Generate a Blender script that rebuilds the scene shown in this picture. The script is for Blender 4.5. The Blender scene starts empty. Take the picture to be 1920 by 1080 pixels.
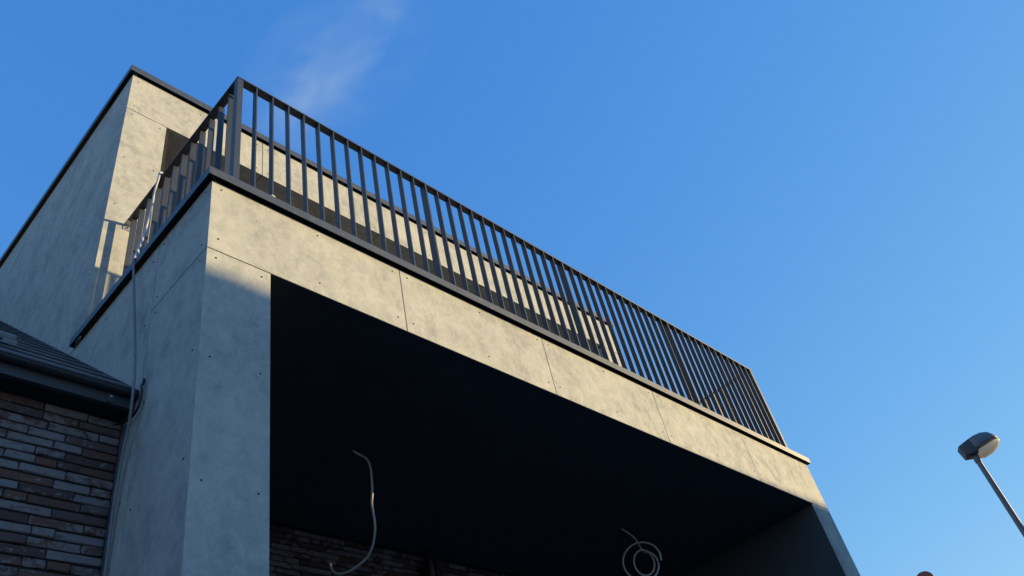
import bpy, bmesh, math, random
from mathutils import Vector, Matrix
random.seed(7)
S = bpy.context.scene
COL = S.collection
R = math.radians
Z0 = 5.25                      # height of the balcony's cap underside above the ground; builders use z relative to it

# ------------------------------------------------------------------ camera
cam_d = bpy.data.cameras.new('camera')
cam = bpy.data.objects.new('camera', cam_d)
COL.objects.link(cam)
r0, r1, r2 = Vector((0.706667, -0.681789, -0.189171)), Vector((0.364253, 0.579767, -0.728829)), Vector((0.606582, 0.446133, 0.658045))
M = Matrix((r0, -r1, -r2)).transposed().to_4x4()
M.translation = Vector((-1.3419, -2.7417, -3.6498 + Z0))
cam.matrix_world = M
cam_d.sensor_width = 36.0
cam_d.lens = 36.0 * 1548.3 / 1920.0
cam_d.clip_start, cam_d.clip_end = 0.05, 2000.0
S.camera = cam

# ------------------------------------------------------------------ sky, sun, exposure
SUN = Vector((1.5, -1.0, 0.34)).normalized()
EL, AZ = math.asin(SUN.z), math.atan2(SUN.x, SUN.y)
world = bpy.data.worlds.new('World')
S.world = world
world.use_nodes = True
wn, wl = world.node_tree.nodes, world.node_tree.links
wn.clear()
sky = wn.new('ShaderNodeTexSky')
sky.sky_type = 'NISHITA'
sky.sun_disc = False
sky.sun_elevation = EL
sky.sun_rotation = AZ
sky.altitude = 0
sky.air_density = 1.0
sky.dust_density = 0.0
sky.ozone_density = 3.0
sep = wn.new('ShaderNodeSeparateColor')
com = wn.new('ShaderNodeCombineColor')
wl.new(sky.outputs[0], sep.inputs[0])
for i, (p, k) in enumerate(((1.0, 0.90), (0.61, 1.50), (0.24, 3.12))):     # deep winter blue of the photograph
    pw = wn.new('ShaderNodeMath'); pw.operation = 'POWER'; pw.inputs[1].default_value = p
    ml = wn.new('ShaderNodeMath'); ml.operation = 'MULTIPLY'; ml.inputs[1].default_value = k
    wl.new(sep.outputs[i], pw.inputs[0]); wl.new(pw.outputs[0], ml.inputs[0]); wl.new(ml.outputs[0], com.inputs[i])
bg = wn.new('ShaderNodeBackground')
bg.inputs['Strength'].default_value = 0.10
wo = wn.new('ShaderNodeOutputWorld')
wl.new(com.outputs[0], bg.inputs[0])
wl.new(bg.outputs[0], wo.inputs[0])
sun_d = bpy.data.lights.new('sun', 'SUN')
sun_d.energy = 3.75
sun_d.angle = R(0.53)
sun_d.color = (1.0, 0.755, 0.375)
sun = bpy.data.objects.new('sun', sun_d)
COL.objects.link(sun)
sun.rotation_euler = SUN.to_track_quat('Z', 'Y').to_euler()
S.view_settings.view_transform = 'Standard'
S.view_settings.look = 'None'
S.view_settings.gamma = 1.0
S.view_settings.use_curve_mapping = False
S.view_settings.exposure = 1.0
S.cycles.max_bounces = 8
S.cycles.volume_bounces = 1
S.cycles.volume_step_rate = 2.0

# ------------------------------------------------------------------ node helpers
class NT:
    def __init__(s, name):
        s.m = bpy.data.materials.new(name)
        s.m.use_nodes = True
        s.n, s.l = s.m.node_tree.nodes, s.m.node_tree.links
        s.b = s.n['Principled BSDF']
        s.out = s.n['Material Output']
    def put(s, sock, v):
        if isinstance(v, bpy.types.NodeSocket): s.l.new(v, sock)
        elif isinstance(v, (tuple, list)) and len(v) == 3 and sock.type == 'RGBA': sock.default_value = (*v, 1)
        else: sock.default_value = v
    def coords(s, scale=(1, 1, 1), jitter=True, loc=None):
        tc = s.n.new('ShaderNodeTexCoord')
        mp = s.n.new('ShaderNodeMapping')
        mp.inputs['Scale'].default_value = scale
        s.l.new(tc.outputs['Object'], mp.inputs[0])
        if jitter:
            oi = s.n.new('ShaderNodeObjectInfo')
            vm = s.n.new('ShaderNodeVectorMath'); vm.operation = 'SCALE'
            vm.inputs[0].default_value = (37.0, 91.0, 53.0)
            s.l.new(oi.outputs['Random'], vm.inputs['Scale'])
            s.l.new(vm.outputs[0], mp.inputs['Location'])
        return mp.outputs[0]
    def noise(s, vec, scale, detail=4, rough=0.55, dist=0.0, out=0):
        t = s.n.new('ShaderNodeTexNoise')
        t.inputs['Scale'].default_value = scale
        t.inputs['Detail'].default_value = detail
        t.inputs['Roughness'].default_value = rough
        t.inputs['Distortion'].default_value = dist
        s.l.new(vec, t.inputs['Vector'])
        return t.outputs[out]
    def ramp(s, fac, *stops, interp='LINEAR'):
        c = s.n.new('ShaderNodeValToRGB')
        c.color_ramp.interpolation = interp
        e = c.color_ramp.elements
        while len(e) < len(stops): e.new(0.5)
        for q, (p, col) in zip(e, stops):
            q.position = p
            q.color = (*col, 1) if isinstance(col, (tuple, list)) else (col, col, col, 1)
        s.l.new(fac, c.inputs[0])
        return c.outputs[0]
    def mix(s, fac, a, b, mode='MIX'):
        m = s.n.new('ShaderNodeMix'); m.data_type = 'RGBA'; m.blend_type = mode
        s.put(m.inputs[0], fac); s.put(m.inputs[6], a); s.put(m.inputs[7], b)
        return m.outputs[2]
    def math(s, op, a, b=0.0):
        m = s.n.new('ShaderNodeMath'); m.operation = op
        s.put(m.inputs[0], a); s.put(m.inputs[1], b)
        return m.outputs[0]
    def bump(s, h, strength=0.2, dist=0.01, prev=None):
        b = s.n.new('ShaderNodeBump')
        b.inputs['Strength'].default_value = strength
        b.inputs['Distance'].default_value = dist
        s.l.new(h, b.inputs['Height'])
        if prev is not None: s.l.new(prev, b.inputs['Normal'])
        return b.outputs[0]
    def done(s, color=None, rough=None, normal=None, **kw):
        if color is not None: s.put(s.b.inputs['Base Color'], color)
        if rough is not None: s.put(s.b.inputs['Roughness'], rough)
        if normal is not None: s.l.new(normal, s.b.inputs['Normal'])
        for k, v in kw.items(): s.put(s.b.inputs[k.replace('_', ' ')], v)
        return s.m

def mat_cladding():
    t = NT('fibre_cement')
    v = t.coords((1, 1, 0.85))
    oi = t.n.new('ShaderNodeObjectInfo')
    big = t.noise(v, 3.0, 3, 0.5, 0.1)
    mot = t.noise(v, 11.0, 14, 0.74, 0.12)
    blot = t.math('ADD', t.math('MULTIPLY', big, 0.35), t.math('MULTIPLY', mot, 0.65))
    blot = t.math('ADD', blot, t.math('MULTIPLY', t.math('SUBTRACT', oi.outputs['Random'], 0.5), 0.02))
    c = t.ramp(blot, (0.41, (0.345, 0.352, 0.337)), (0.44, (0.385, 0.391, 0.371)), (0.470, (0.402, 0.407, 0.383)), (0.482, (0.443, 0.447, 0.413)), (0.538, (0.455, 0.458, 0.420)), (0.548, (0.488, 0.488, 0.445)), (0.63, (0.508, 0.506, 0.460)))
    lace = t.noise(v, 22.0, 13, 0.8, 0.2)
    edge = t.ramp(lace, (0.45, 0.0), (0.475, 1.0), (0.50, 0.0))
    edge = t.math('MULTIPLY', edge, t.ramp(t.noise(v, 4.0, 2, 0.5), (0.46, 0.0), (0.58, 1.0)))
    c = t.mix(t.math('MULTIPLY', edge, 0.38), c, (0.25, 0.25, 0.235))
    pale = t.ramp(t.noise(v, 24.0, 10, 0.74, 0.4), (0.57, 0.0), (0.61, 1.0))
    c = t.mix(t.math('MULTIPLY', pale, 0.28), c, (0.59, 0.585, 0.53))
    pores = t.ramp(t.noise(v, 70.0, 5, 0.65), (0.29, 1.0), (0.37, 0.0))
    c = t.mix(t.math('MULTIPLY', pores, 0.55), c, (0.16, 0.16, 0.15))
    streak = t.noise(t.coords((9, 9, 0.7)), 2.0, 4, 0.6)
    c = t.mix(t.math('MULTIPLY', t.ramp(streak, (0.5, 0.0), (0.75, 1.0)), 0.08), c, (0.30, 0.30, 0.29))
    fine = t.noise(v, 260.0, 2, 0.5)
    n = t.bump(fine, 0.10, 0.002)
    n = t.bump(t.noise(t.coords((1.0, 1.0, 0.2)), 1.8, 1, 0.4), 0.10, 0.03, n)
    return t.done(c, t.ramp(mot, (0.35, 0.85), (0.65, 0.72)), n, Specular_IOR_Level=0.22)

def mat_metal_paint(name, col, rough=0.42, spots=0.35, spec=0.5):
    t = NT(name)
    v = t.coords()
    n1 = t.noise(v, 6.0, 5, 0.6)
    dust = t.ramp(t.noise(v, 24.0, 6, 0.7), (0.56, 0.0), (0.74, 1.0))
    c = t.mix(n1, tuple(x * 0.85 for x in col), tuple(x * 1.15 for x in col))
    c = t.mix(t.math('MULTIPLY', dust, spots), c, (0.22, 0.21, 0.20))
    n = t.bump(t.noise(v, 400.0, 2, 0.5), 0.05, 0.001)
    return t.done(c, t.math('ADD', t.math('MULTIPLY', n1, 0.15), rough - 0.07), n, Specular_IOR_Level=spec)

def mat_plain(name, col, rough=0.6, var=0.25, scale=12.0, **kw):
    t = NT(name)
    v = t.coords()
    n1 = t.noise(v, scale, 5, 0.6)
    c = t.mix(n1, tuple(x * (1 - var) for x in col), tuple(x * (1 + var) for x in col))
    return t.done(c, rough, t.bump(n1, 0.08, 0.004), **kw)

def mat_brick():
    t = NT('hand_formed_brick')
    v = t.coords((1, 1, 1.4))
    oi = t.n.new('ShaderNodeObjectInfo')
    at = t.n.new('ShaderNodeAttribute'); at.attribute_name = 'tone'
    rnd = t.math('FRACT', t.math('ADD', oi.outputs['Random'], at.outputs['Fac']))
    body = t.ramp(rnd, (0.0, (0.075, 0.042, 0.036)), (0.2, (0.125, 0.058, 0.043)), (0.4, (0.092, 0.056, 0.050)), (0.55, (0.145, 0.066, 0.047)), (0.7, (0.105, 0.066, 0.062)), (0.85, (0.110, 0.077, 0.073)), interp='CONSTANT')
    body = t.mix(t.math('MULTIPLY', t.noise(v, 9.0, 4, 0.6), 0.5), body, (0.10, 0.085, 0.085))
    lime = t.math('ADD', t.noise(v, 13.0, 9, 0.7, 0.7), t.math('MULTIPLY', t.math('FRACT', t.math('MULTIPLY', rnd, 7.3)), 0.30))
    lm = t.ramp(lime, (0.63, 0.0), (0.70, 0.7), (0.85, 0.85))
    c = t.mix(lm, body, (0.235, 0.228, 0.232))
    c = t.mix(t.math('MULTIPLY', t.ramp(t.noise(v, 90.0, 4, 0.6), (0.62, 0.0), (0.72, 1.0)), 0.35), c, (0.34, 0.33, 0.32))
    c = t.mix(t.math('MULTIPLY', t.ramp(t.noise(v, 70.0, 4, 0.6), (0.3, 1.0), (0.42, 0.0)), 0.6), c, (0.05, 0.038, 0.032))
    n = t.bump(t.noise(v, 40.0, 6, 0.7), 0.6, 0.006)
    return t.done(c, 0.85, n, Specular_IOR_Level=0.3)

M_CLAD = mat_cladding()
M_ANTH = mat_metal_paint('anthracite_coated_metal', (0.036, 0.042, 0.055), 0.46, 0.15, 0.75)
M_CAP = mat_metal_paint('anthracite_coping_metal', (0.050, 0.056, 0.070), 0.48, 0.45, 0.85)
M_DARK = mat_plain('black_backing', (0.012, 0.012, 0.013), 0.9)
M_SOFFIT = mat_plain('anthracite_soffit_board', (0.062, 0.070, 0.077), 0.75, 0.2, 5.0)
M_BRICK = mat_brick()
M_JOINT = mat_plain('dark_recessed_mortar', (0.03, 0.028, 0.027), 0.95)
M_EAVES = mat_plain('dark_eaves_board', (0.045, 0.050, 0.058), 0.55, 0.15, 7.0)
M_TILE = mat_plain('slate_grey_roof_tile', (0.075, 0.075, 0.080), 0.6, 0.5, 9.0)
M_SCREW = mat_plain('screw_head', (0.05, 0.045, 0.042), 0.4, 0.1)
M_STEEL = mat_plain('zinc_steel', (0.42, 0.45, 0.49), 0.4, 0.15, 20.0, Metallic=0.3)
M_CONDUIT = mat_plain('grey_cable_sheath', (0.20, 0.205, 0.215), 0.5, 0.3, 9.0)
M_WHITE = mat_plain('white_cable_sheath', (0.62, 0.60, 0.56), 0.45, 0.1, 30.0)
M_WRAP = mat_plain('pale_cable_sheath', (0.52, 0.53, 0.55), 0.45, 0.35, 18.0)
M_BLACK = mat_plain('black_rubber', (0.012, 0.012, 0.014), 0.45, 0.1)
M_TRIM = mat_plain('grey_corner_trim', (0.10, 0.115, 0.13), 0.6, 0.1)
M_FLOOR = mat_plain('concrete_slab', (0.65, 0.51, 0.34), 0.8, 0.15, 4.0)
M_GLASS = mat_plain('dark_window_glass', (0.02, 0.025, 0.03), 0.05, 0.0, Specular_IOR_Level=0.8)

# ------------------------------------------------------------------ mesh helpers
class MB:
    def __init__(s): s.v, s.f, s.sm, s.tone = [], [], [], []
    def add(s, vs, fs, smooth=False, tone=None):
        b = len(s.v)
        s.v += [tuple(p) for p in vs]
        for f in fs:
            s.f.append([b + i for i in f]); s.sm.append(smooth); s.tone.append(tone or 0.0)
        return s
    def box(s, x0, x1, y0, y1, z0, z1, c=0.0, tone=None, jit=0.0):
        if c <= 0:
            vs = [(x, y, z) for x in (x0, x1) for y in (y0, y1) for z in (z0, z1)]
            fs = [(0, 1, 3, 2), (4, 6, 7, 5), (0, 4, 5, 1), (2, 3, 7, 6), (0, 2, 6, 4), (1, 5, 7, 3)]
            return s.add(vs, fs, False, tone)
        bm = bmesh.new()
        vs = [bm.verts.new((x, y, z)) for x in (x0, x1) for y in (y0, y1) for z in (z0, z1)]
        for f in [(0, 1, 3, 2), (4, 6, 7, 5), (0, 4, 5, 1), (2, 3, 7, 6), (0, 2, 6, 4), (1, 5, 7, 3)]: bm.faces.new([vs[i] for i in f])
        bmesh.ops.bevel(bm, geom=list(bm.edges), offset=c, segments=1, affect='EDGES')
        bm.verts.index_update()
        P = [tuple(q + random.uniform(-jit, jit) for q in v.co) for v in bm.verts]
        F = [[v.index for v in f.verts] for f in bm.faces]
        bm.free()
        return s.add(P, F, False, tone)
    def prism(s, poly, z0, z1):
        n = len(poly)
        vs = [(x, y, z0) for x, y in poly] + [(x, y, z1) for x, y in poly]
        fs = [list(range(n))[::-1], list(range(n, 2 * n))] + [(i, (i + 1) % n, n + (i + 1) % n, n + i) for i in range(n)]
        return s.add(vs, fs)
    def round_prism(s, poly, z0, z1, r=0.004, seg=4):
        bm = bmesh.new()
        n = len(poly)
        lo = [bm.verts.new((x, y, z0)) for x, y in poly]; hi = [bm.verts.new((x, y, z1)) for x, y in poly]
        bm.faces.new(lo[::-1]); bm.faces.new(hi)
        for i in range(n): bm.faces.new((lo[i], lo[(i + 1) % n], hi[(i + 1) % n], hi[i]))
        es = [bm.edges.get((a[i], a[(i + 1) % n])) for a in (lo, hi) for i in range(n)]
        bmesh.ops.bevel(bm, geom=es, offset=r, segments=seg, affect='EDGES', profile=0.5)
        bm.verts.index_update()
        s.add([tuple(v.co) for v in bm.verts], [[v.index for v in f.verts] for f in bm.faces])
        bm.free()
        return s
    def prism_x(s, poly, x0, x1):      # poly in (y, z)
        n = len(poly)
        vs = [(x0, y, z) for y, z in poly] + [(x1, y, z) for y, z in poly]
        fs = [list(range(n)), list(range(n, 2 * n))[::-1]] + [((i + 1) % n, i, n + i, n + (i + 1) % n) for i in range(n)]
        return s.add(vs, fs)
    def tube(s, path, r, n=10, rings=None, cap=True):
        P = [Vector(p) for p in path]
        up = None
        vs = []
        for i, p in enumerate(P):
            d = (P[min(i + 1, len(P) - 1)] - P[max(i - 1, 0)]).normalized()
            if up is None:
                up = d.orthogonal().normalized()
            up = (up - d * up.dot(d)).normalized()
            w = d.cross(up)
            rr = r[i] if isinstance(r, (list, tuple)) else r
            vs += [tuple(p + (up * math.cos(a) + w * math.sin(a)) * rr) for a in (2 * math.pi * k / n for k in range(n))]
        fs = [(i * n + k, i * n + (k + 1) % n, (i + 1) * n + (k + 1) % n, (i + 1) * n + k) for i in range(len(P) - 1) for k in range(n)]
        s.add(vs, fs, True)
        if cap:
            s.add(vs[:n], [list(range(n))[::-1]]); s.add(vs[-n:], [list(range(n))])
        return s
    def mesh(s, name, mat, origin=(0, 0, 0)):
        me = bpy.data.meshes.new(name)
        o = Vector(origin)
        me.from_pydata([tuple(Vector(p) - o) for p in s.v], [], s.f)
        me.polygons.foreach_set('use_smooth', s.sm)
        if any(s.tone):
            a = me.attributes.new('tone', 'FLOAT', 'FACE')
            a.data.foreach_set('value', s.tone)
        me.materials.append(mat)
        me.update()
        return me
    def build(s, name, mat, parent=None, origin=None, kind=None):
        if origin is None: origin = WLOC[parent.name] if parent else (0, 0, 0)
        return put(name, s.mesh(name, mat, origin), parent, origin, kind)

WLOC = {}
def put(name, me, parent=None, origin=(0, 0, 0), kind=None):
    o = bpy.data.objects.new(name, me)
    COL.objects.link(o)
    if parent:
        o.parent = parent
        o.location = Vector(origin) - Vector(WLOC[parent.name])
    else:
        o.location = Vector(origin) + Vector((0, 0, Z0))
    WLOC[o.name] = tuple(origin)
    if kind: o['kind'] = kind
    return o
def thing(name, label, cat, loc=(0, 0, 0), group=None):
    o = put(name, None, None, loc)
    o.empty_display_size = 0.2
    o['label'], o['category'] = label, cat
    if group: o['group'] = group
    return o
def tag(o, label, cat, group=None):
    o['label'], o['category'] = label, cat
    if group: o['group'] = group
    return o
def cat_rom(P, k=8):
    P = [Vector(p) for p in P]
    Q = [P[0] * 2 - P[1]] + P + [P[-1] * 2 - P[-2]]
    out = []
    for i in range(1, len(Q) - 2):
        a, b, c, d = Q[i - 1:i + 3]
        for j in range(k):
            t = j / k
            out.append(0.5 * ((2 * b) + (c - a) * t + (2 * a - 5 * b + 4 * c - d) * t * t + (3 * b - a - 3 * c + d) * t ** 3))
    out.append(P[-1])
    return out

GZ = -Z0
# ------------------------------------------------------------------ measures (m) of the house
E_, LIP, H1, W1, L, W2 = 0.0365, 0.0586, 0.5121, 0.3572, 6.5077, 0.3315
D, ZT, LU, ZL, XOP, XP = 1.599, 3.0086, 6.4899, 2.5206, 0.3428, 6.118
YB = 2.29                      # brick back wall of the porch
G = 0.003                      # half a joint
T = 0.008                      # board thickness

# ------------------------------------------------------------------ ground
g = MB().box(-300, 300, -300, 300, GZ - 0.5, GZ).build('ground', mat_plain('gravelly_ground', (0.13, 0.13, 0.135), 0.95, 0.3, 3.0), kind='structure')
MB().box(-60, 60, -8.2, -3.4, GZ - 0.1, GZ + 0.004).build('road', mat_plain('asphalt', (0.05, 0.05, 0.052), 0.9, 0.25, 30.0), kind='structure')
MB().box(-60, 60, -3.4, -1.6, GZ - 0.1, GZ + 0.12, 0.01).build('pavement', mat_plain('concrete_paving', (0.20, 0.20, 0.20), 0.9, 0.2, 8.0), kind='structure')

# ------------------------------------------------------------------ the house
house = thing('modern_house', 'flat roofed house clad in beige grey mottled cement boards with a porch and balcony', 'house', (0, 0, GZ))
core = MB()
core.box(0.02, W1 - 0.02, 0.02, 9.0, GZ, -0.02)                       # left flank wall
core.box(L - W2 + 0.02, L - 0.02, 0.02, 9.0, GZ, -0.02)
core.box(W1 - 0.02, L - W2 + 0.02, 0.02, YB - 0.03, -H1 + 0.02, -0.02)
core.box(0.02, W1 + 0.02, D + 0.02, 9.0, 0.0, ZT - 0.01)
core.build('wall_core', M_DARK, house)
screws = MB()
def screw(p, ax):
    n, r = 8, 0.0055
    px, py, pz = p
    ring = lambda rr, h: [((px + rr * math.cos(a), py - h, pz + rr * math.sin(a)) if ax == 'y' else
                           (px - h, py + rr * math.cos(a), pz + rr * math.sin(a))) for a in (2 * math.pi * k / n for k in range(n))]
    vs = ring(r, 0.0002) + ring(r * 0.8, 0.003)
    screws.add(vs, [(k, (k + 1) % n, n + (k + 1) % n, n + k) for k in range(n)] + [list(range(n, 2 * n))])
def panel_y(x0, x1, z0, z1, y=0.0, name='cladding_panel', sx=None, sz=None, mat=M_CLAD):
    """board whose face looks to -Y"""
    MB().box(x0, x1, y, y + T, z0, z1, 0.0012).build(name, mat, house, ((x0 + x1) / 2, y, (z0 + z1) / 2))
    for a in sx or ():
        for b in sz or (): screw((a, y, b), 'y')
def panel_x(y0, y1, z0, z1, x=0.0, inward=1, name='cladding_panel', sy=None, sz=None, mat=M_CLAD):
    """board whose face looks to -X (inward=1) or +X (inward=-1)"""
    a, b = sorted((x, x + inward * T))
    MB().box(a, b, y0, y1, z0, z1, 0.0012).build(name, mat, house, (x, (y0 + y1) / 2, (z0 + z1) / 2))
    for p in sy or ():
        for q in sz or (): screw((x, p, q), 'x')
def row(xs): return [(a + (G if i else 0), b - (G if i < len(xs) - 2 else 0)) for i, (a, b) in enumerate(zip(xs, xs[1:]))]
# balcony fascia
for a, b in row([0.0, 1.271, 2.580, 3.901, 5.258, L]):
    panel_y(a, b, -H1, -0.002, 0.0, sx=(a + 0.056, (a + b) / 2 + 0.03, b - 0.056), sz=(-0.049, -0.43))
# pillars
for a, b in ((0.0, W1), (L - W2, L)):
    panel_y(a, b, -3.56, -H1 - 2 * G, sx=(a + 0.051, b - 0.052), sz=[-0.568 - 0.625 * k for k in range(5)])
    panel_y(a, b, GZ + 0.03, -3.56 - 2 * G)
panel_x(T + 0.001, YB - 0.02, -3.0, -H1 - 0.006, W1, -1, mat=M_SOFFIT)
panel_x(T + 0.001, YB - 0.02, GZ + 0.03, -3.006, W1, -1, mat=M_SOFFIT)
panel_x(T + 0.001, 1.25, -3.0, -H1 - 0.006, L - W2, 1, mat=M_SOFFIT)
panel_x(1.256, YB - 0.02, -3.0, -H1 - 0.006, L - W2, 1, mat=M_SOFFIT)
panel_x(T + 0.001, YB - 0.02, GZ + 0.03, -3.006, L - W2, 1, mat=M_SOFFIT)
for a, b in ((T + 0.001, 2.5), (2.506, 5.0), (5.006, 9.0)):
    panel_x(a, b, -2.6, -0.002, L, -1); panel_x(a, b, GZ + 0.03, -2.606, L, -1)
# left flank
panel_x(T + 0.001, 0.567, -H1 + G, -0.002, 0.0, 1, sy=(0.056, 0.514), sz=(-0.05, -0.455))
panel_x(T + 0.001, 0.567, -3.56, -H1 - G, 0.0, 1, sy=(0.060, 0.512), sz=(-0.566, -1.134, -1.70, -2.3))
panel_x(T + 0.001, 0.567, GZ + 0.03, -3.566, 0.0, 1)
ys = [0.57, 1.82, 3.07, 4.32, 5.57, 6.82, 9.0]
for i, (a, b) in enumerate(zip(ys, ys[1:])):
    panel_x(a + G, b - G, -3.06, -0.002, 0.0, 1, sy=(a + 0.06, (a + b) / 2, b - 0.06) if i < 3 else None, sz=[-0.05 - k * 0.52 + (-0.05 if k == 0 and i == 0 else 0) for k in range(6)])
    panel_x(a + G, b - G, GZ + 0.03, -3.066, 0.0, 1)
ys = [D + T + 0.001 - G, 2.85, 4.10, 5.35, 6.60, 9.0]
for i, (a, b) in enumerate(zip(ys, ys[1:])):
    panel_x(a + G, b - G, 0.003, ZT, 0.0, 1, sy=(a + 0.06, (a + b) / 2, b - 0.06) if i < 3 else None, sz=[0.08 + k * 0.565 for k in range(6)])
# porch soffit
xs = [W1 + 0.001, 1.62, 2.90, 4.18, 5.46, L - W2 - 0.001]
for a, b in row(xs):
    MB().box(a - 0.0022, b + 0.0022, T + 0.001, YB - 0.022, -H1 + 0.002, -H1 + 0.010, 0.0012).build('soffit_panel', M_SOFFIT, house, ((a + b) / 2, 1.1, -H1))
# upper storey front
hx = [0.0, 1.256, 2.597, 3.93, 5.25, LU]
for a, b in row(hx):
    panel_y(a, b, ZL + G, ZT, D, sx=(a + 0.056, (a + b) / 2, b - 0.056), sz=(ZL + 0.065, ZT - 0.075))
panel_y(0.0, XOP, LIP + 0.01, ZL - G, D, sx=(0.052, XOP - 0.052), sz=[0.25 + 0.55 * k for k in range(4)] + [ZL - 0.06])
panel_y(XP, LU, LIP + 0.01, ZL - G, D, sx=(XP + 0.052, LU - 0.052), sz=[0.25 + 0.55 * k for k in range(4)] + [ZL - 0.06])
for a, b in row([XOP + T + 0.001] + hx[1:5] + [XP - T - 0.001]):
    MB().box(a, b, D + T + 0.001, 3.40, ZL + 0.004, ZL + 0.012, 0.0012).build('soffit_panel', M_CLAD, house, ((a + b) / 2, 2.5, ZL))
panel_x(D + T + 0.001, 3.4, LIP + 0.01, ZL - G, XOP, -1)
panel_x(D + T + 0.001, 3.4, LIP + 0.01, ZL - G, XP, 1)
for a, b in ((D + T + 0.001, 2.85), (2.856, 5.35), (5.356, 9.0)):
    panel_x(a, b, LIP, ZT, LU, -1)
up = MB()
up.box(XP + 0.02, LU - 0.02, D + 0.02, 9.0, 0.0, ZT - 0.01)
up.box(W1 + 0.02, XP + 0.02, D + 0.02, 9.0, ZL + 0.02, ZT - 0.01)
up.box(W1 + 0.02, XP + 0.02, 3.46, 9.0, 0.03, ZL + 0.02)
up.build('upper_core', M_DARK, house)
MB().box(0.26, L - 0.26, 0.26, D + 0.01, -0.02, 0.03).build('balcony_floor', M_FLOOR, house)
MB().box(W1, XP, D + 0.011, 3.45, -0.02, 0.03).build('balcony_floor', M_FLOOR, house)
# glazing at the back of the loggia
for k in range(4):
    a = XOP + 0.02 + k * (XP - XOP - 0.04) / 4; b = a + (XP - XOP - 0.04) / 4 - 0.004
    f = MB()
    f.box(a, b, 3.40, 3.45, 0.04, 0.12); f.box(a, b, 3.40, 3.45, ZL - 0.09, ZL - 0.005)
    f.box(a, a + 0.07, 3.401, 3.449, 0.12, ZL - 0.09); f.box(b - 0.07, b, 3.401, 3.449, 0.12, ZL - 0.09)
    fo = f.build('window_frame', M_ANTH, house)
    MB().box(a + 0.07, b - 0.07, 3.42, 3.43, 0.12, ZL - 0.09).build('pane', M_GLASS, fo)
# copings: folded sheet, hollow behind the front lip
TH = 0.0025
def cope(poly, z0, z1, lips):
    mb = MB().prism(poly, z1 - TH, z1)
    for l in lips: mb.box(*l, z0, z1 - TH)
    mb.build('coping', M_CAP, house)
IN = 0.26
FL = (-E_, -E_ + TH)
cope([(-E_, -E_), (1.732, -E_), (1.732, IN), (IN, IN)], 0.0, LIP, [(-E_, 1.732, *FL)])
cope([(1.734, -E_), (4.20, -E_), (4.20, IN), (1.734, IN)], 0.0, LIP, [(1.734, 4.20, *FL)])
cope([(4.202, -E_), (L + E_, -E_), (L - IN, IN), (4.202, IN)], 0.0, LIP, [(4.202, L + E_, *FL)])
cope([(-E_, -E_ + 0.0015), (IN - 0.001, IN + 0.001), (IN - 0.001, D - 0.002), (-0.002, D - 0.002), (-0.002, 1.658), (-E_, 1.658)], 0.0, LIP,
     [(-E_, -E_ + TH, -E_ + TH + 0.0005, 1.658), (-E_ + TH + 0.0005, -0.002, 1.6555, 1.658)])
cope([(L + E_, -E_ + 0.0015), (L + E_, D - 0.002), (L - IN + 0.001, D - 0.002), (L - IN + 0.001, IN + 0.001)], 0.0, LIP,
     [(L + E_ - TH, L + E_, -E_ + TH + 0.0005, D - 0.002)])
e2 = 0.036
zc0, zc1 = ZT - 0.001, ZT + 0.072
yu0, yu1 = D - e2, D + 0.3
FU = (yu0, yu0 + TH)
cope([(-e2, yu0), (2.198, yu0), (2.198, yu1), (0.3, yu1)], zc0, zc1, [(-e2, 2.198, *FU)])
cope([(2.2, yu0), (4.398, yu0), (4.398, yu1), (2.2, yu1)], zc0, zc1, [(2.2, 4.398, *FU)])
cope([(4.4, yu0), (LU + e2, yu0), (LU - 0.3, yu1), (4.4, yu1)], zc0, zc1, [(4.4, LU + e2, *FU)])
cope([(-e2, yu0 + 0.0015), (0.299, yu1 + 0.001), (0.299, 9.0), (-e2, 9.0)], zc0, zc1, [(-e2, -e2 + TH, yu0 + TH + 0.0005, 9.0)])
cope([(LU + e2, yu0 + 0.0015), (LU + e2, 9.0), (LU - 0.299, 9.0), (LU - 0.299, yu1 + 0.001)], zc0, zc1, [(LU + e2 - TH, LU + e2, yu0 + TH + 0.0005, 9.0)])
MB().box(0.25, LU - 0.25, D + 0.25, 9.0, ZT - 0.05, ZT + 0.03).build('roof', M_DARK, house)
screws.build('screw_head', M_SCREW, house, kind='stuff')

# ------------------------------------------------------------------ bricks
CH, BH = 0.0466, 0.0380
LENS = [0.09, 0.12, 0.155, 0.19, 0.205, 0.215, 0.225, 0.235]
def brick_shape(ln, y=0.0, x=0.0, z=0.0, mb=None, tone=None):
    mb = mb or MB()
    return mb.box(x, x + ln, y, y + 0.05, z, z + BH, 0.004, tone, 0.0019)
BR = {ln: [brick_shape(ln).mesh('brick', M_BRICK) for _ in range(3)] for ln in LENS}
def brickwork(root, x0, x1, z0, z1, y, near, cap=300):
    """courses running along X, faces to -Y; bricks inside near=(xa, xb, za) are single objects, the rest one mesh"""
    rest = MB(); cnt = 0
    nz = int((z1 - z0) / CH)
    todo = []
    for c in range(nz):
        z = z1 - (c + 1) * CH + 0.003
        x = x1
        while x > x0 + 0.05:
            ln = random.choice(LENS) if x < x1 or c % 2 else random.choice(LENS[:3])
            xa = x - ln
            if xa < x0:
                break
            yy = y + random.uniform(-0.0035, 0.003); zz = z + random.uniform(-0.0015, 0.0015)
            if xa > near[0] and x < near[1] and z > near[2] and cnt < cap:
                cnt += 1
                o = put('brick', random.choice(BR[ln]), root, (xa, yy, zz))
            else:
                brick_shape(ln, yy, xa, zz, rest, random.uniform(0.01, 0.99))
            x = xa - random.uniform(0.0035, 0.006)
    rest.build('brickwork', M_BRICK, root, kind='stuff')
MB().box(W1, L - W2, YB + 0.012, YB + 0.25, GZ, -H1 + 0.03).build('mortar', M_JOINT, house)
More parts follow.
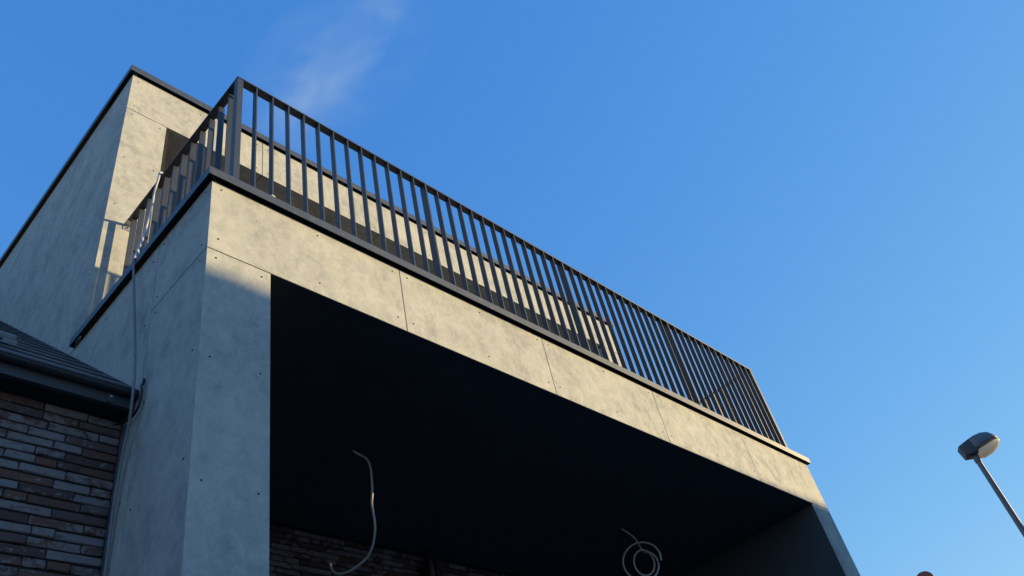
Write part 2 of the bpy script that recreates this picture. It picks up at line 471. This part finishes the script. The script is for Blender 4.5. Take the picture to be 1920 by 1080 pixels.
brickwork(house, W1 + 0.01, L - W2 - 0.01, GZ, -H1 - 0.004, YB, (1.15, 4.75, -1.15), 290)

# ------------------------------------------------------------------ tiled wing at the left
WY = 0.72                      # brick face of the wing
wing = thing('brick_wing', 'low wing of narrow weathered bricks under a grey tiled roof, left of the clad house', 'house', (-2.7, WY, GZ))
MB().box(-5.4, -0.005, WY + 0.012, WY + 0.3, GZ, -1.02).build('mortar', M_JOINT, wing)
brickwork(wing, -5.4, -0.008, GZ, -1.124, WY, (-1.25, 0.0, -2.35), 290)
SL = 0.886
def rz(y): return 1.842 - (3.811 - y) * SL
sl = Vector((0, 1, SL)).normalized(); nn = Vector((0, -SL, 1)).normalized()
ye, yr = 0.585, 5.2
MB().prism_x([(ye + 0.03, rz(ye + 0.03) - 0.03), (yr, rz(yr) - 0.03), (yr, rz(yr) - 0.16), (ye + 0.03, rz(ye + 0.03) - 0.11)], -5.5, -0.012).build('roof', M_EAVES, wing)
MB().box(-5.5, -0.012, 0.600, 0.625, -1.127, -1.01, 0.001).build('fascia_board', M_EAVES, wing)
MB().box(-5.5, -0.012, 0.626, WY + 0.0115, -1.121, -1.111, 0.001).build('soffit_board', M_DARK, wing)
gauge, tw = 0.33, 0.30
def tile_mesh():
    mb = MB()
    prof = [(0, 0.0), (0.004, 0.003), (tw - 0.008, 0.003), (tw - 0.004, 0.0)]
    a, b = -0.02, gauge + 0.05
    vs = []
    for s_, lift in ((a, 0.0135), (b, 0.003)):
        for u, h in prof:
            p = sl * s_ + nn * (h + lift); vs.append((u, p.y, p.z))
        for u, h in prof[::-1]:
            p = sl * s_ + nn * (lift - 0.008); vs.append((u, p.y, p.z))
    n = len(prof) * 2
    fs = [list(range(n))[::-1], list(range(n, 2 * n))] + [(i, (i + 1) % n, n + (i + 1) % n, n + i) for i in range(n)]
    mb.add(vs, fs)
    return mb.mesh('roof_tile', M_TILE)
TM = tile_mesh()
e0 = Vector((0, ye - 0.01, rz(ye - 0.01))) - nn * 0.016
for r_ in range(15):
    for c_ in range(18):
        p = e0 + sl * (gauge * r_)
        x = -0.014 - (c_ + 1) * tw - (0.15 if r_ % 2 else 0.0)
        if r_ % 2 and c_ == 0:
            hm = None
        o = put('roof_tile', TM, wing, (x, p.y + random.uniform(-0.0006, 0.0006), p.z + random.uniform(-0.0006, 0.0006)))
    if r_ % 2:
        p = e0 + sl * (gauge * r_)
        o = put('roof_tile', TM, wing, (-0.014 - 0.15, p.y, p.z)); o.scale = (0.5, 1, 1)
fl = MB()
fl.prism_x([(ye, rz(ye) - 0.06), (yr, rz(yr) - 0.06), (yr, rz(yr) - 0.002), (ye, rz(ye) - 0.002)][::-1], -0.0045, -0.0008)
fl.prism_x([(ye, rz(ye) - 0.012), (yr, rz(yr) - 0.012), (yr, rz(yr) - 0.008), (ye, rz(ye) - 0.008)][::-1], -0.055, -0.005)
fl.build('flashing', M_EAVES, wing)
gut = MB()
gp, n = [], 12
yc, zc, gr = 0.574, -1.059, 0.024
for k in range(n + 1):
    a = math.pi + math.pi * k / n
    gp.append((yc + gr * math.cos(a), zc + 0.55 * gr * math.sin(a)))
inner = [(yc + (gr - 0.004) * math.cos(math.pi + math.pi * k / n), zc + 0.55 * (gr - 0.004) * math.sin(math.pi + math.pi * k / n)) for k in range(n, -1, -1)]
lipb = [(yc - gr - 0.006, zc + 0.002), (yc - gr - 0.006, zc + 0.010), (yc - gr + 0.004, zc + 0.010)]
poly = gp + inner[:-1] + [inner[-1]] + lipb[::-1]
gut.prism_x(poly, -5.5, -0.02)
gut.prism_x(gp[::-1], -0.0195, -0.012)
gut.build('gutter', M_EAVES, wing)
for x in (-0.125, -0.78, -1.43, -2.08, -2.73, -3.38, -4.03, -4.68):
    br = MB().box(x - 0.015, x + 0.015, 0.5935, 0.5995, -1.122, -1.075, 0.001).build('gutter_bracket', M_EAVES, wing)
    MB().tube([(x, 0.594, -1.095), (x, 0.588, -1.095), (x, 0.585, -1.095)], [0.008, 0.008, 0.004], 8).build('bolt', M_STEEL, br)
MB().box(-0.0055, -0.0005, 0.685, 0.722, GZ + 0.02, -1.152, 0.001).build('corner_trim', M_TRIM, wing)

# grey sheet metal roof step lying near the eaves
sg = thing('roof_hook', 'pale zinc roof hook lying on the grey roof tiles above the gutter', 'roof hook', (-0.56, 0.95, rz(0.95)))
q0 = Vector((-0.54, 1.0, rz(1.0))) + nn * 0.022
hk = MB()
def slab(mb, c, u0, u1, s0, s1, n0, n1):
    vs = []
    for u in (u0, u1):
        for s_ in (s0, s1):
            for h in (n0, n1):
                p = c + Vector((u, 0, 0)) + sl * s_ + nn * h; vs.append(tuple(p))
    mb.add(vs, [(0, 1, 3, 2), (4, 6, 7, 5), (0, 4, 5, 1), (2, 3, 7, 6), (0, 2, 6, 4), (1, 5, 7, 3)])
slab(hk, q0, -0.30, 0.05, 0.0, 0.07, 0.012, 0.030)
hk.build('step_plate', M_STEEL, sg)
hk = MB(); slab(hk, q0, -0.06, -0.02, -0.16, 0.0, 0.0, 0.010); slab(hk, q0, -0.26, -0.22, -0.16, 0.0, 0.0, 0.010)
hk.build('bracket', M_EAVES, sg)
hk = MB(); slab(hk, q0, -0.03, 0.03, -0.19, -0.14, -0.004, 0.012)
hk.build('foot_plate', M_STEEL, sg)

# ------------------------------------------------------------------ balcony railing
HR, XR, YR = 1.1308, 0.1400, 0.0457
zr1 = LIP + HR; zr0 = zr1 - 0.012
XE = 6.377
rail = thing('balcony_railing', 'anthracite flat bar railing with upright balusters round the balcony edge', 'railing', (XR, YR, LIP))
hw = 0.056
XL = 0.026                     # handrail edge to baluster centre at the sides
MB().round_prism([(XR, YR), (XE, YR), (XE - hw, YR + hw), (XR + hw, YR + hw)], zr0, zr1).build('handrail', M_ANTH, rail)
MB().round_prism([(XR, YR + 0.0015), (XR + hw - 0.001, YR + hw + 0.001), (XR + hw - 0.001, D - 0.006), (XR, D - 0.006)][::-1], zr0, zr1).build('handrail', M_ANTH, rail)
MB().round_prism([(XE, YR + 0.0015), (XE - hw + 0.001, YR + hw + 0.001), (XE - hw + 0.001, D - 0.006), (XE, D - 0.006)], zr0, zr1).build('handrail', M_ANTH, rail)
pc0, pc1 = XR + 0.023, XE - 0.023
zb = LIP + 0.0005
def upright(name, cx, cy, wx, wy):
    MB().box(cx - wx / 2, cx + wx / 2, cy - wy / 2, cy + wy / 2, zb, zr0 - 0.0006, 0.0012).build(name, M_ANTH, rail, (cx, cy, zb))
    return
corner = MB().box(-0.02, 0.02, -0.02, 0.02, 0, zr0 - zb - 0.0006, 0.0015).mesh('post', M_ANTH)
put('post', corner, rail, (pc0, YR + 0.023, zb)); put('post', corner, rail, (pc1, YR + 0.023, zb))
mid = MB().box(-0.008, 0.008, 0.0, 0.058, 0, zr0 - zb - 0.0006, 0.0012).mesh('post', M_ANTH)
bal = MB().box(-0.005, 0.005, 0.0, 0.040, 0, zr0 - zb - 0.0006, 0.001).mesh('baluster', M_ANTH)
bals = MB().box(-0.020, 0.020, -0.005, 0.005, 0, zr0 - zb - 0.0006, 0.001).mesh('baluster', M_ANTH)
pitch = (pc1 - pc0) / 52
for k in range(1, 52):
    x = pc0 + k * pitch
    if k % 13 == 0: put('post', mid, rail, (x, YR + 0.003, zb))
    else: put('baluster', bal, rail, (x, YR + 0.004, zb))
for xx in (XR + XL + 0.014, XE - XL - 0.004):
    for k in range(1, 13):
        put('baluster', bals, rail, (xx, YR + 0.024 + k * 0.1208, zb))
for xx in (XR + 0.025, XE - 0.025):
    b = MB().box(xx - 0.03, xx + 0.03, D - 0.0055, D - 0.0005, zr0 - 0.05, zr0 - 0.001, 0.001)
    b.box(xx - 0.03, xx + 0.03, D - 0.06, D - 0.006, zr0 - 0.006, zr0 - 0.001)
    bo = b.build('wall_bracket', M_STEEL, rail)
    MB().tube([(xx, D - 0.006, zr0 - 0.03), (xx, D - 0.014, zr0 - 0.03)], 0.006, 8).build('bolt', M_SCREW, bo)
# white plastic clip left on the coping
tag(MB().box(0.338, 0.366, -0.035, -0.015, LIP, LIP + 0.018, 0.004).build('plastic_clip', M_WRAP, None, (0.35, -0.025, LIP)),
    'tiny white plastic clip left on the front edge of the coping', 'clip')

# ------------------------------------------------------------------ cables
def corrugated(path, r, step=0.004):
    P = cat_rom(path, 10)
    out, acc = [P[0]], 0.0
    for a, b in zip(P, P[1:]):
        d = (b - a).length; t = step - acc
        while t < d:
            out.append(a + (b - a) * (t / d)); t += step
        acc = d - (t - step)
    return out, [r * (1.0 if k % 2 else 0.86) for k in range(len(out))]
side = [(0.165, 1.046, 1.203), (0.128, 1.040, 1.200), (0.122, 1.042, 1.14), (0.117, 1.065, 1.003), (0.106, 1.045, 0.835), (0.098, 1.050, 0.708), (0.066, 1.001, 0.493), (0.02, 0.920, 0.290),
        (-0.03, 0.820, 0.110), (-0.048, 0.797, 0.033), (-0.050, 0.720, -0.250), (-0.052, 0.641, -0.545), (-0.061, 0.560, -0.786), (-0.066, 0.505, -0.997),
        (-0.064, 0.498, -1.110), (-0.054, 0.520, -1.197), (-0.039, 0.560, -1.271), (-0.032, 0.600, -1.376), (-0.027, 0.630, -1.577), (-0.020, 0.645, -1.773), (-0.016, 0.650, -1.938), (-0.014, 0.650, -2.6), (-0.014, 0.65, -3.6)]
cb = thing('side_cable', 'grey cable hung over the left handrail and dropping down the side wall', 'cable', (0.128, 1.04, 1.2))
P, rr = corrugated(side[:10], 0.0085); MB().tube(P, rr, 8).build('wrapped_end', M_WRAP, cb)
P, rr = corrugated(side[9:], 0.0075); MB().tube(P, rr, 8).build('sheath', M_CONDUIT, cb)
hang = [(1.745, 1.2, -0.500), (1.765, 1.2, -0.519), (1.808, 1.2, -0.528), (1.842, 1.18, -0.56), (1.852, 1.16, -0.63), (1.824, 1.12, -0.764), (1.802, 1.1, -0.88), (1.79, 1.1, -0.96), (1.805, 1.11, -1.017), (1.826, 1.13, -1.09),
        (1.847, 1.17, -1.141), (1.865, 1.23, -1.194), (1.869, 1.29, -1.228), (1.85, 1.36, -1.254), (1.829, 1.43, -1.266), (1.809, 1.49, -1.26), (1.796, 1.54, -1.233), (1.805, 1.59, -1.18), (1.834, 1.64, -1.122)]
c1 = thing('hanging_cable', 'white cable hanging from the porch ceiling and ending in an upturned hook', 'cable', (1.745, 1.2, -0.51), 'cables hanging from the porch ceiling')
MB().tube(cat_rom(hang, 8), 0.0085, 10).build('sheath', M_WHITE, c1)
MB().tube([(1.775, 1.215, -0.5095), (1.775, 1.215, -0.5125)], 0.035, 16).build('ceiling_hole', M_BLACK, c1)
# coil
coil = [(4.674, 1.17, -0.500), (4.69, 1.17, -0.522), (4.773, 1.17, -0.545), (4.845, 1.17, -0.588)]
cu = Vector((0.535, -0.845, 0.0))
def ell(a, ru, rv, du, dv, off):
    return tuple(Vector((4.842, 1.17, -0.815)) + cu * (du + ru * math.cos(a)) + Vector((0, 0, dv + rv * math.sin(a))) + Vector((0.845, 0.535, 0)) * off)
for k in range(0, 14):
    coil.append(ell(R(75 - k * 30), 0.088, 0.115, 0.012, -0.005, -0.002 * k))
for k in range(0, 15):
    f = min(1.0, (k + 1) / 4)
    coil.append(ell(R(-345 - k * 28), 0.088 + 0.082 * f, 0.115 + 0.052 * f, 0.012 * (1 - f), 0.0, -0.03 - 0.003 * k))
c2 = thing('coiled_cable', 'white cable hanging from the porch ceiling wound into a loose coil of two rings', 'cable', (4.674, 1.17, -0.51), 'cables hanging from the porch ceiling')
MB().tube(cat_rom(coil, 8), 0.0085, 10).build('sheath', M_WHITE, c2)
MB().tube([(4.69, 1.18, -0.5095), (4.69, 1.18, -0.5125)], 0.03, 16).build('ceiling_hole', M_BLACK, c2)
# black loop at the gutter end
lp = [(-0.006, 0.535, -0.985), (-0.012, 0.526, -1.019), (-0.02, 0.520, -1.045), (-0.02, 0.507, -1.079), (-0.02, 0.512, -1.132), (-0.02, 0.539, -1.173), (-0.025, 0.590, -1.185), (-0.035, 0.650, -1.18), (-0.05, 0.700, -1.165)]
tag(MB().tube(cat_rom(lp, 8), 0.0065, 8).build('black_wire', M_BLACK, None, (-0.02, 0.55, -1.0)), 'black wire looped at the end of the gutter against the side wall', 'wire')
# black wall lamp under the porch
wlp = thing('wall_lamp', 'black round topped cylinder lamp on the dark brick wall inside the porch', 'lamp', (3.23, YB, -0.72))
prof = [(0.0, -0.545), (0.03, -0.548), (0.05, -0.556), (0.052, -0.57), (0.052, -0.86), (0.045, -0.865), (0.0, -0.865)]
nseg = 20; vs = []; fs = []
for r_, z in prof:
    for k in range(nseg):
        a = 2 * math.pi * k / nseg; vs.append((3.23 + r_ * math.cos(a), 2.17 + r_ * math.sin(a), z))
for i in range(len(prof) - 1):
    for k in range(nseg): fs.append((i * nseg + k, i * nseg + (k + 1) % nseg, (i + 1) * nseg + (k + 1) % nseg, (i + 1) * nseg + k)[::-1])
MB().add(vs, fs, True).build('lamp_body', M_BLACK, wlp)
MB().box(3.20, 3.26, 2.215, YB - 0.004, -0.75, -0.67, 0.003).build('wall_mount', M_BLACK, wlp)

# ------------------------------------------------------------------ street lamp
LX, LY, LZ = 10.673, -0.712, 0.880
M_POLE = mat_metal_paint('grey_lamp_post', (0.11, 0.12, 0.14), 0.45, 0.25)
M_HEAD = mat_metal_paint('grey_lamp_housing', (0.11, 0.145, 0.195), 0.5, 0.2)
M_HEADD = mat_metal_paint('dark_lamp_gear_cover', (0.035, 0.045, 0.065), 0.5, 0.3)
t = NT('lamp_bowl'); vv = t.coords()
M_BOWL = t.done(t.mix(t.noise(vv, 14, 4), (0.66, 0.62, 0.50), (0.82, 0.78, 0.66)), 0.2)
tr_ = t.n.new('ShaderNodeBsdfTranslucent'); tr_.inputs[0].default_value = (1.0, 0.97, 0.86, 1)
mx = t.n.new('ShaderNodeMixShader'); mx.inputs[0].default_value = 0.68
t.l.new(t.b.outputs[0], mx.inputs[1]); t.l.new(tr_.outputs[0], mx.inputs[2]); t.l.new(mx.outputs[0], t.out.inputs['Surface'])
M_REFL = mat_plain('lamp_reflector', (0.6, 0.57, 0.48), 0.3, 0.15, 8.0)
lamp = thing('street_lamp', 'grey street lamp with a cobra head and clear bowl, alone against the sky', 'street lamp', (LX, LY, GZ))
MB().tube([(LX, LY, GZ), (LX, LY, GZ + 1.2), (LX, LY, GZ + 1.22), (LX, LY, LZ - 0.30), (LX, LY, LZ - 0.01)], [0.07, 0.07, 0.05, 0.036, 0.034], 16).build('pole', M_POLE, lamp)
MB().tube([(LX, LY, LZ - 0.12), (LX, LY, LZ + 0.02)], [0.043, 0.043], 14).build('collar', M_POLE, lamp)
la, tilt = R(153), R(10)
ax = Vector((math.sin(la) * math.cos(tilt), math.cos(la) * math.cos(tilt), math.sin(tilt)))
ay = Vector((0, 0, 1)).cross(ax).normalized(); az = ax.cross(ay)
LO = Vector((LX, LY, LZ))
def loft(secs, n=20, power=2.6):
    """secs: (s, half width, z_low, z_high)"""
    vs, fs = [], []
    for s_, hw_, zl, zh in secs:
        for k in range(n):
            a = 2 * math.pi * k / n; c, d = math.cos(a), math.sin(a)
            c = math.copysign(abs(c) ** (2 / power), c); d = math.copysign(abs(d) ** (2 / power), d)
            p = LO + ax * s_ + ay * (hw_ * c) + az * ((zl + zh) / 2 + (zh - zl) / 2 * d)
            vs.append(tuple(p))
    for i in range(len(secs) - 1):
        for k in range(n): fs.append((i * n + k, i * n + (k + 1) % n, (i + 1) * n + (k + 1) % n, (i + 1) * n + k))
    fs.append(list(range(n))[::-1]); fs.append(list(range((len(secs) - 1) * n, len(secs) * n)))
    return MB().add(vs, fs, True)
loft([(-0.115, 0.082, 0.005, 0.160), (-0.112, 0.088, 0.0, 0.165), (-0.02, 0.100, -0.028, 0.180), (0.04, 0.106, -0.03, 0.188), (0.046, 0.106, -0.026, 0.188)], power=8.0).build('gear_cover', M_HEADD, lamp)
loft([(0.0465, 0.108, 0.020, 0.191), (0.13, 0.116, 0.030, 0.198), (0.23, 0.116, 0.034, 0.190), (0.31, 0.102, 0.036, 0.160), (0.36, 0.075, 0.037, 0.105), (0.39, 0.04, 0.038, 0.07), (0.397, 0.02, 0.04, 0.055)], power=6.0).build('housing', M_HEAD, lamp)
loft([(0.030, 0.03, -0.03, 0.000), (0.047, 0.078, -0.070, 0.004), (0.10, 0.102, -0.098, 0.024), (0.22, 0.106, -0.094, 0.030), (0.31, 0.092, -0.066, 0.033), (0.37, 0.062, -0.024, 0.035), (0.402, 0.025, 0.018, 0.038)], power=2.4).build('lamp_bowl', M_BOWL, lamp)
MB().tube([tuple(LO + ax * 0.14 + az * -0.02), tuple(LO + ax * 0.30 + az * -0.015)], 0.022, 12).build('bulb', M_REFL, lamp)

# ------------------------------------------------------------------ house beyond, only its ridge end in view
M_RTILE = mat_plain('clay_ridge_tile', (0.20, 0.075, 0.052), 0.65, 0.35, 10.0)
M_RENDER = mat_plain('rendered_wall', (0.42, 0.40, 0.37), 0.85, 0.12, 5.0)
def gable_house(name, label, cx, cy, ang, length, half, ridge, pitch, y_end=None):
    """ridge runs along local +X from (cx, cy); ridge = height of the roof top"""
    h = thing(name, label, 'house', (cx, cy, GZ))
    ca, sa = math.cos(ang), math.sin(ang)
    tr = lambda x, y, z: (cx + x * ca - y * sa, cy + x * sa + y * ca, z)
    eave = ridge - half * pitch
    def poly(vs, fs, nm, m): return MB().add([tr(*p) for p in vs], fs).build(nm, m, h)
    hf = half - 0.35
    b = [(0.25, -hf, GZ), (0.25, hf, GZ), (0.25, hf, eave + 0.2), (0.25, 0, ridge - 0.15), (0.25, -hf, eave + 0.2)]
    c = [(length - 0.25, y, z) for _, y, z in b]
    poly(b + c, [(0, 1, 2, 3, 4)[::-1], (5, 6, 7, 8, 9)] + [(i, (i + 1) % 5, 5 + (i + 1) % 5, 5 + i) for i in range(5)], 'wall', M_RENDER)
    for s_ in (-1, 1):
        vs = [(0, 0, ridge - 0.03), (length, 0, ridge - 0.03), (length, s_ * half, eave), (0, s_ * half, eave)]
        vs += [(x, y, z - 0.14) for x, y, z in vs]
        poly(vs, [(0, 1, 2, 3), (7, 6, 5, 4), (0, 4, 5, 1), (1, 5, 6, 2), (2, 6, 7, 3), (3, 7, 4, 0)], 'roof', M_RTILE)
    return h, tr
def ridge_mesh(ln, r):
    n = 12
    prof = [(r * math.cos(math.pi * k / n), r * math.sin(math.pi * k / n) * 0.85) for k in range(n + 1)]
    inn = [(0.85 * a, 0.85 * b) for a, b in prof[::-1]]
    p = prof + inn
    vs = [(0, y, z) for y, z in p] + [(ln, y * 0.93, z * 0.93) for y, z in p]
    m = len(p)
    mb = MB().add(vs, [list(range(m)), list(range(m, 2 * m))[::-1]] + [((i + 1) % m, i, m + i, m + (i + 1) % m) for i in range(m)], False)
    # rounded collar on the outer end
    vs = [(x, y * k, z * k) for x, k in ((-0.012, 1.0), (-0.012, 1.09), (0.05, 1.09), (0.05, 1.0)) for y, z in prof]
    m = len(prof)
    mb.add(vs, [(i * m + j, i * m + j + 1, (i + 1) * m + j + 1, (i + 1) * m + j) for i in range(3) for j in range(m - 1)])
    vs = [(-0.0125, 0, 0)] + [(-0.0125, y, z) for y, z in prof]
    mb.add(vs, [(0, i + 1, i + 2) for i in range(m - 1)])
    return mb.mesh('ridge_tile', M_RTILE)
def ridge_row(h, cx, cy, ang, n, ln, z, r):
    me = ridge_mesh(ln + 0.04, r)
    for k in range(n):
        x = k * ln - 0.03
        o = put('ridge_tile', me, h, (cx + x * math.cos(ang), cy + x * math.sin(ang), z + 0.004 * (k % 2)))
        o.rotation_euler.z = ang
FX, FY, FZ = 12.548, 1.203, 0.375
h1, tr1 = gable_house('tiled_house', 'house whose brown rounded ridge end tile peeps up at the lower right edge', FX, FY, R(8), 8.0, 2.9, FZ - 0.11, 0.85)
ridge_row(h1, FX, FY, R(8), 20, 0.38, FZ - 0.125, 0.125)
# the house across the street whose ridge puts the lower half of the porch into shade
ra = math.atan2(0.49, 5.75)
ox, oy, oz = 5.0, -8.21 - (12.33 - 5.0) * math.tan(ra), 2.15
h2, tr2 = gable_house('opposite_house', 'gabled house across the street that throws shade over the porch pillars', ox, oy, ra, 19.0, 4.0, oz - 0.02, 0.84)
ridge_row(h2, ox, oy, ra, 48, 0.39, oz - 0.11, 0.11)
for k in range(4):
    x = 2.5 + k * 4.5
    vs = [tr2(a, 3.66, b) for a, b in ((x, -3.2), (x + 1.4, -3.2), (x + 1.4, -1.9), (x, -1.9))] + [tr2(a, 3.60, b) for a, b in ((x, -3.2), (x + 1.4, -3.2), (x + 1.4, -1.9), (x, -1.9))]
    MB().add(vs, [(0, 1, 2, 3), (4, 7, 6, 5), (0, 4, 5, 1), (1, 5, 6, 2), (2, 6, 7, 3), (3, 7, 4, 0)]).build('window', M_GLASS, h2)
    vs = [tr2(a, 3.66, b) for a, b in ((x, -4.9), (x + 1.4, -4.9), (x + 1.4, -3.8), (x, -3.8))]

# ------------------------------------------------------------------ wisp of flue smoke
t = NT('flue_smoke')
t.n.remove(t.b)
pv = t.n.new('ShaderNodeVolumePrincipled')
pv.inputs['Color'].default_value = (0.72, 0.88, 1.0, 1)
pv.inputs['Anisotropy'].default_value = 0.2
tc = t.n.new('ShaderNodeTexCoord')
v0 = tc.outputs['Object']
mq = t.n.new('ShaderNodeMapping'); mq.inputs['Scale'].default_value = (0.55, 1.0, 1.0)
t.l.new(v0, mq.inputs[0])
warp = t.noise(mq.outputs[0], 0.8, 4, 0.55, 0, 1)
vm = t.n.new('ShaderNodeVectorMath'); vm.operation = 'MULTIPLY_ADD'
t.l.new(warp, vm.inputs[0]); vm.inputs[1].default_value = (1.3, 1.3, 1.3); t.l.new(mq.outputs[0], vm.inputs[2])
n1 = t.noise(vm.outputs[0], 1.25, 10, 0.64, 0.5)
den = t.ramp(n1, (0.42, 0.0), (0.55, 0.25), (0.72, 1.0))
ln = t.n.new('ShaderNodeVectorMath'); ln.operation = 'LENGTH'
mp = t.n.new('ShaderNodeMapping'); mp.inputs['Scale'].default_value = (1 / 2.1, 1 / 1.2, 1 / 1.2)
t.l.new(v0, mp.inputs[0]); t.l.new(mp.outputs[0], ln.inputs[0])
fall = t.ramp(ln.outputs['Value'], (0.15, 1.0), (0.98, 0.0))
t.l.new(t.math('MULTIPLY', t.math('MULTIPLY', den, fall), 0.66), pv.inputs['Density'])
t.l.new(pv.outputs[0], t.out.inputs['Volume'])
bm = bmesh.new(); bmesh.ops.create_icosphere(bm, subdivisions=3, radius=1.0)
for v in bm.verts: v.co = Vector((v.co.x * 2.1, v.co.y * 1.2, v.co.z * 1.2))
me = bpy.data.meshes.new('smoke_wisp'); bm.to_mesh(me); bm.free(); me.materials.append(t.m)
sm = put('smoke_wisp', me, None, (3.25, 3.00, 7.95), kind='stuff')
sm.rotation_euler = Vector((0.325, -0.89, 0.305)).to_track_quat('X', 'Z').to_euler()
sm['label'] = 'faint white wisp of smoke in the blue sky above the railing corner'
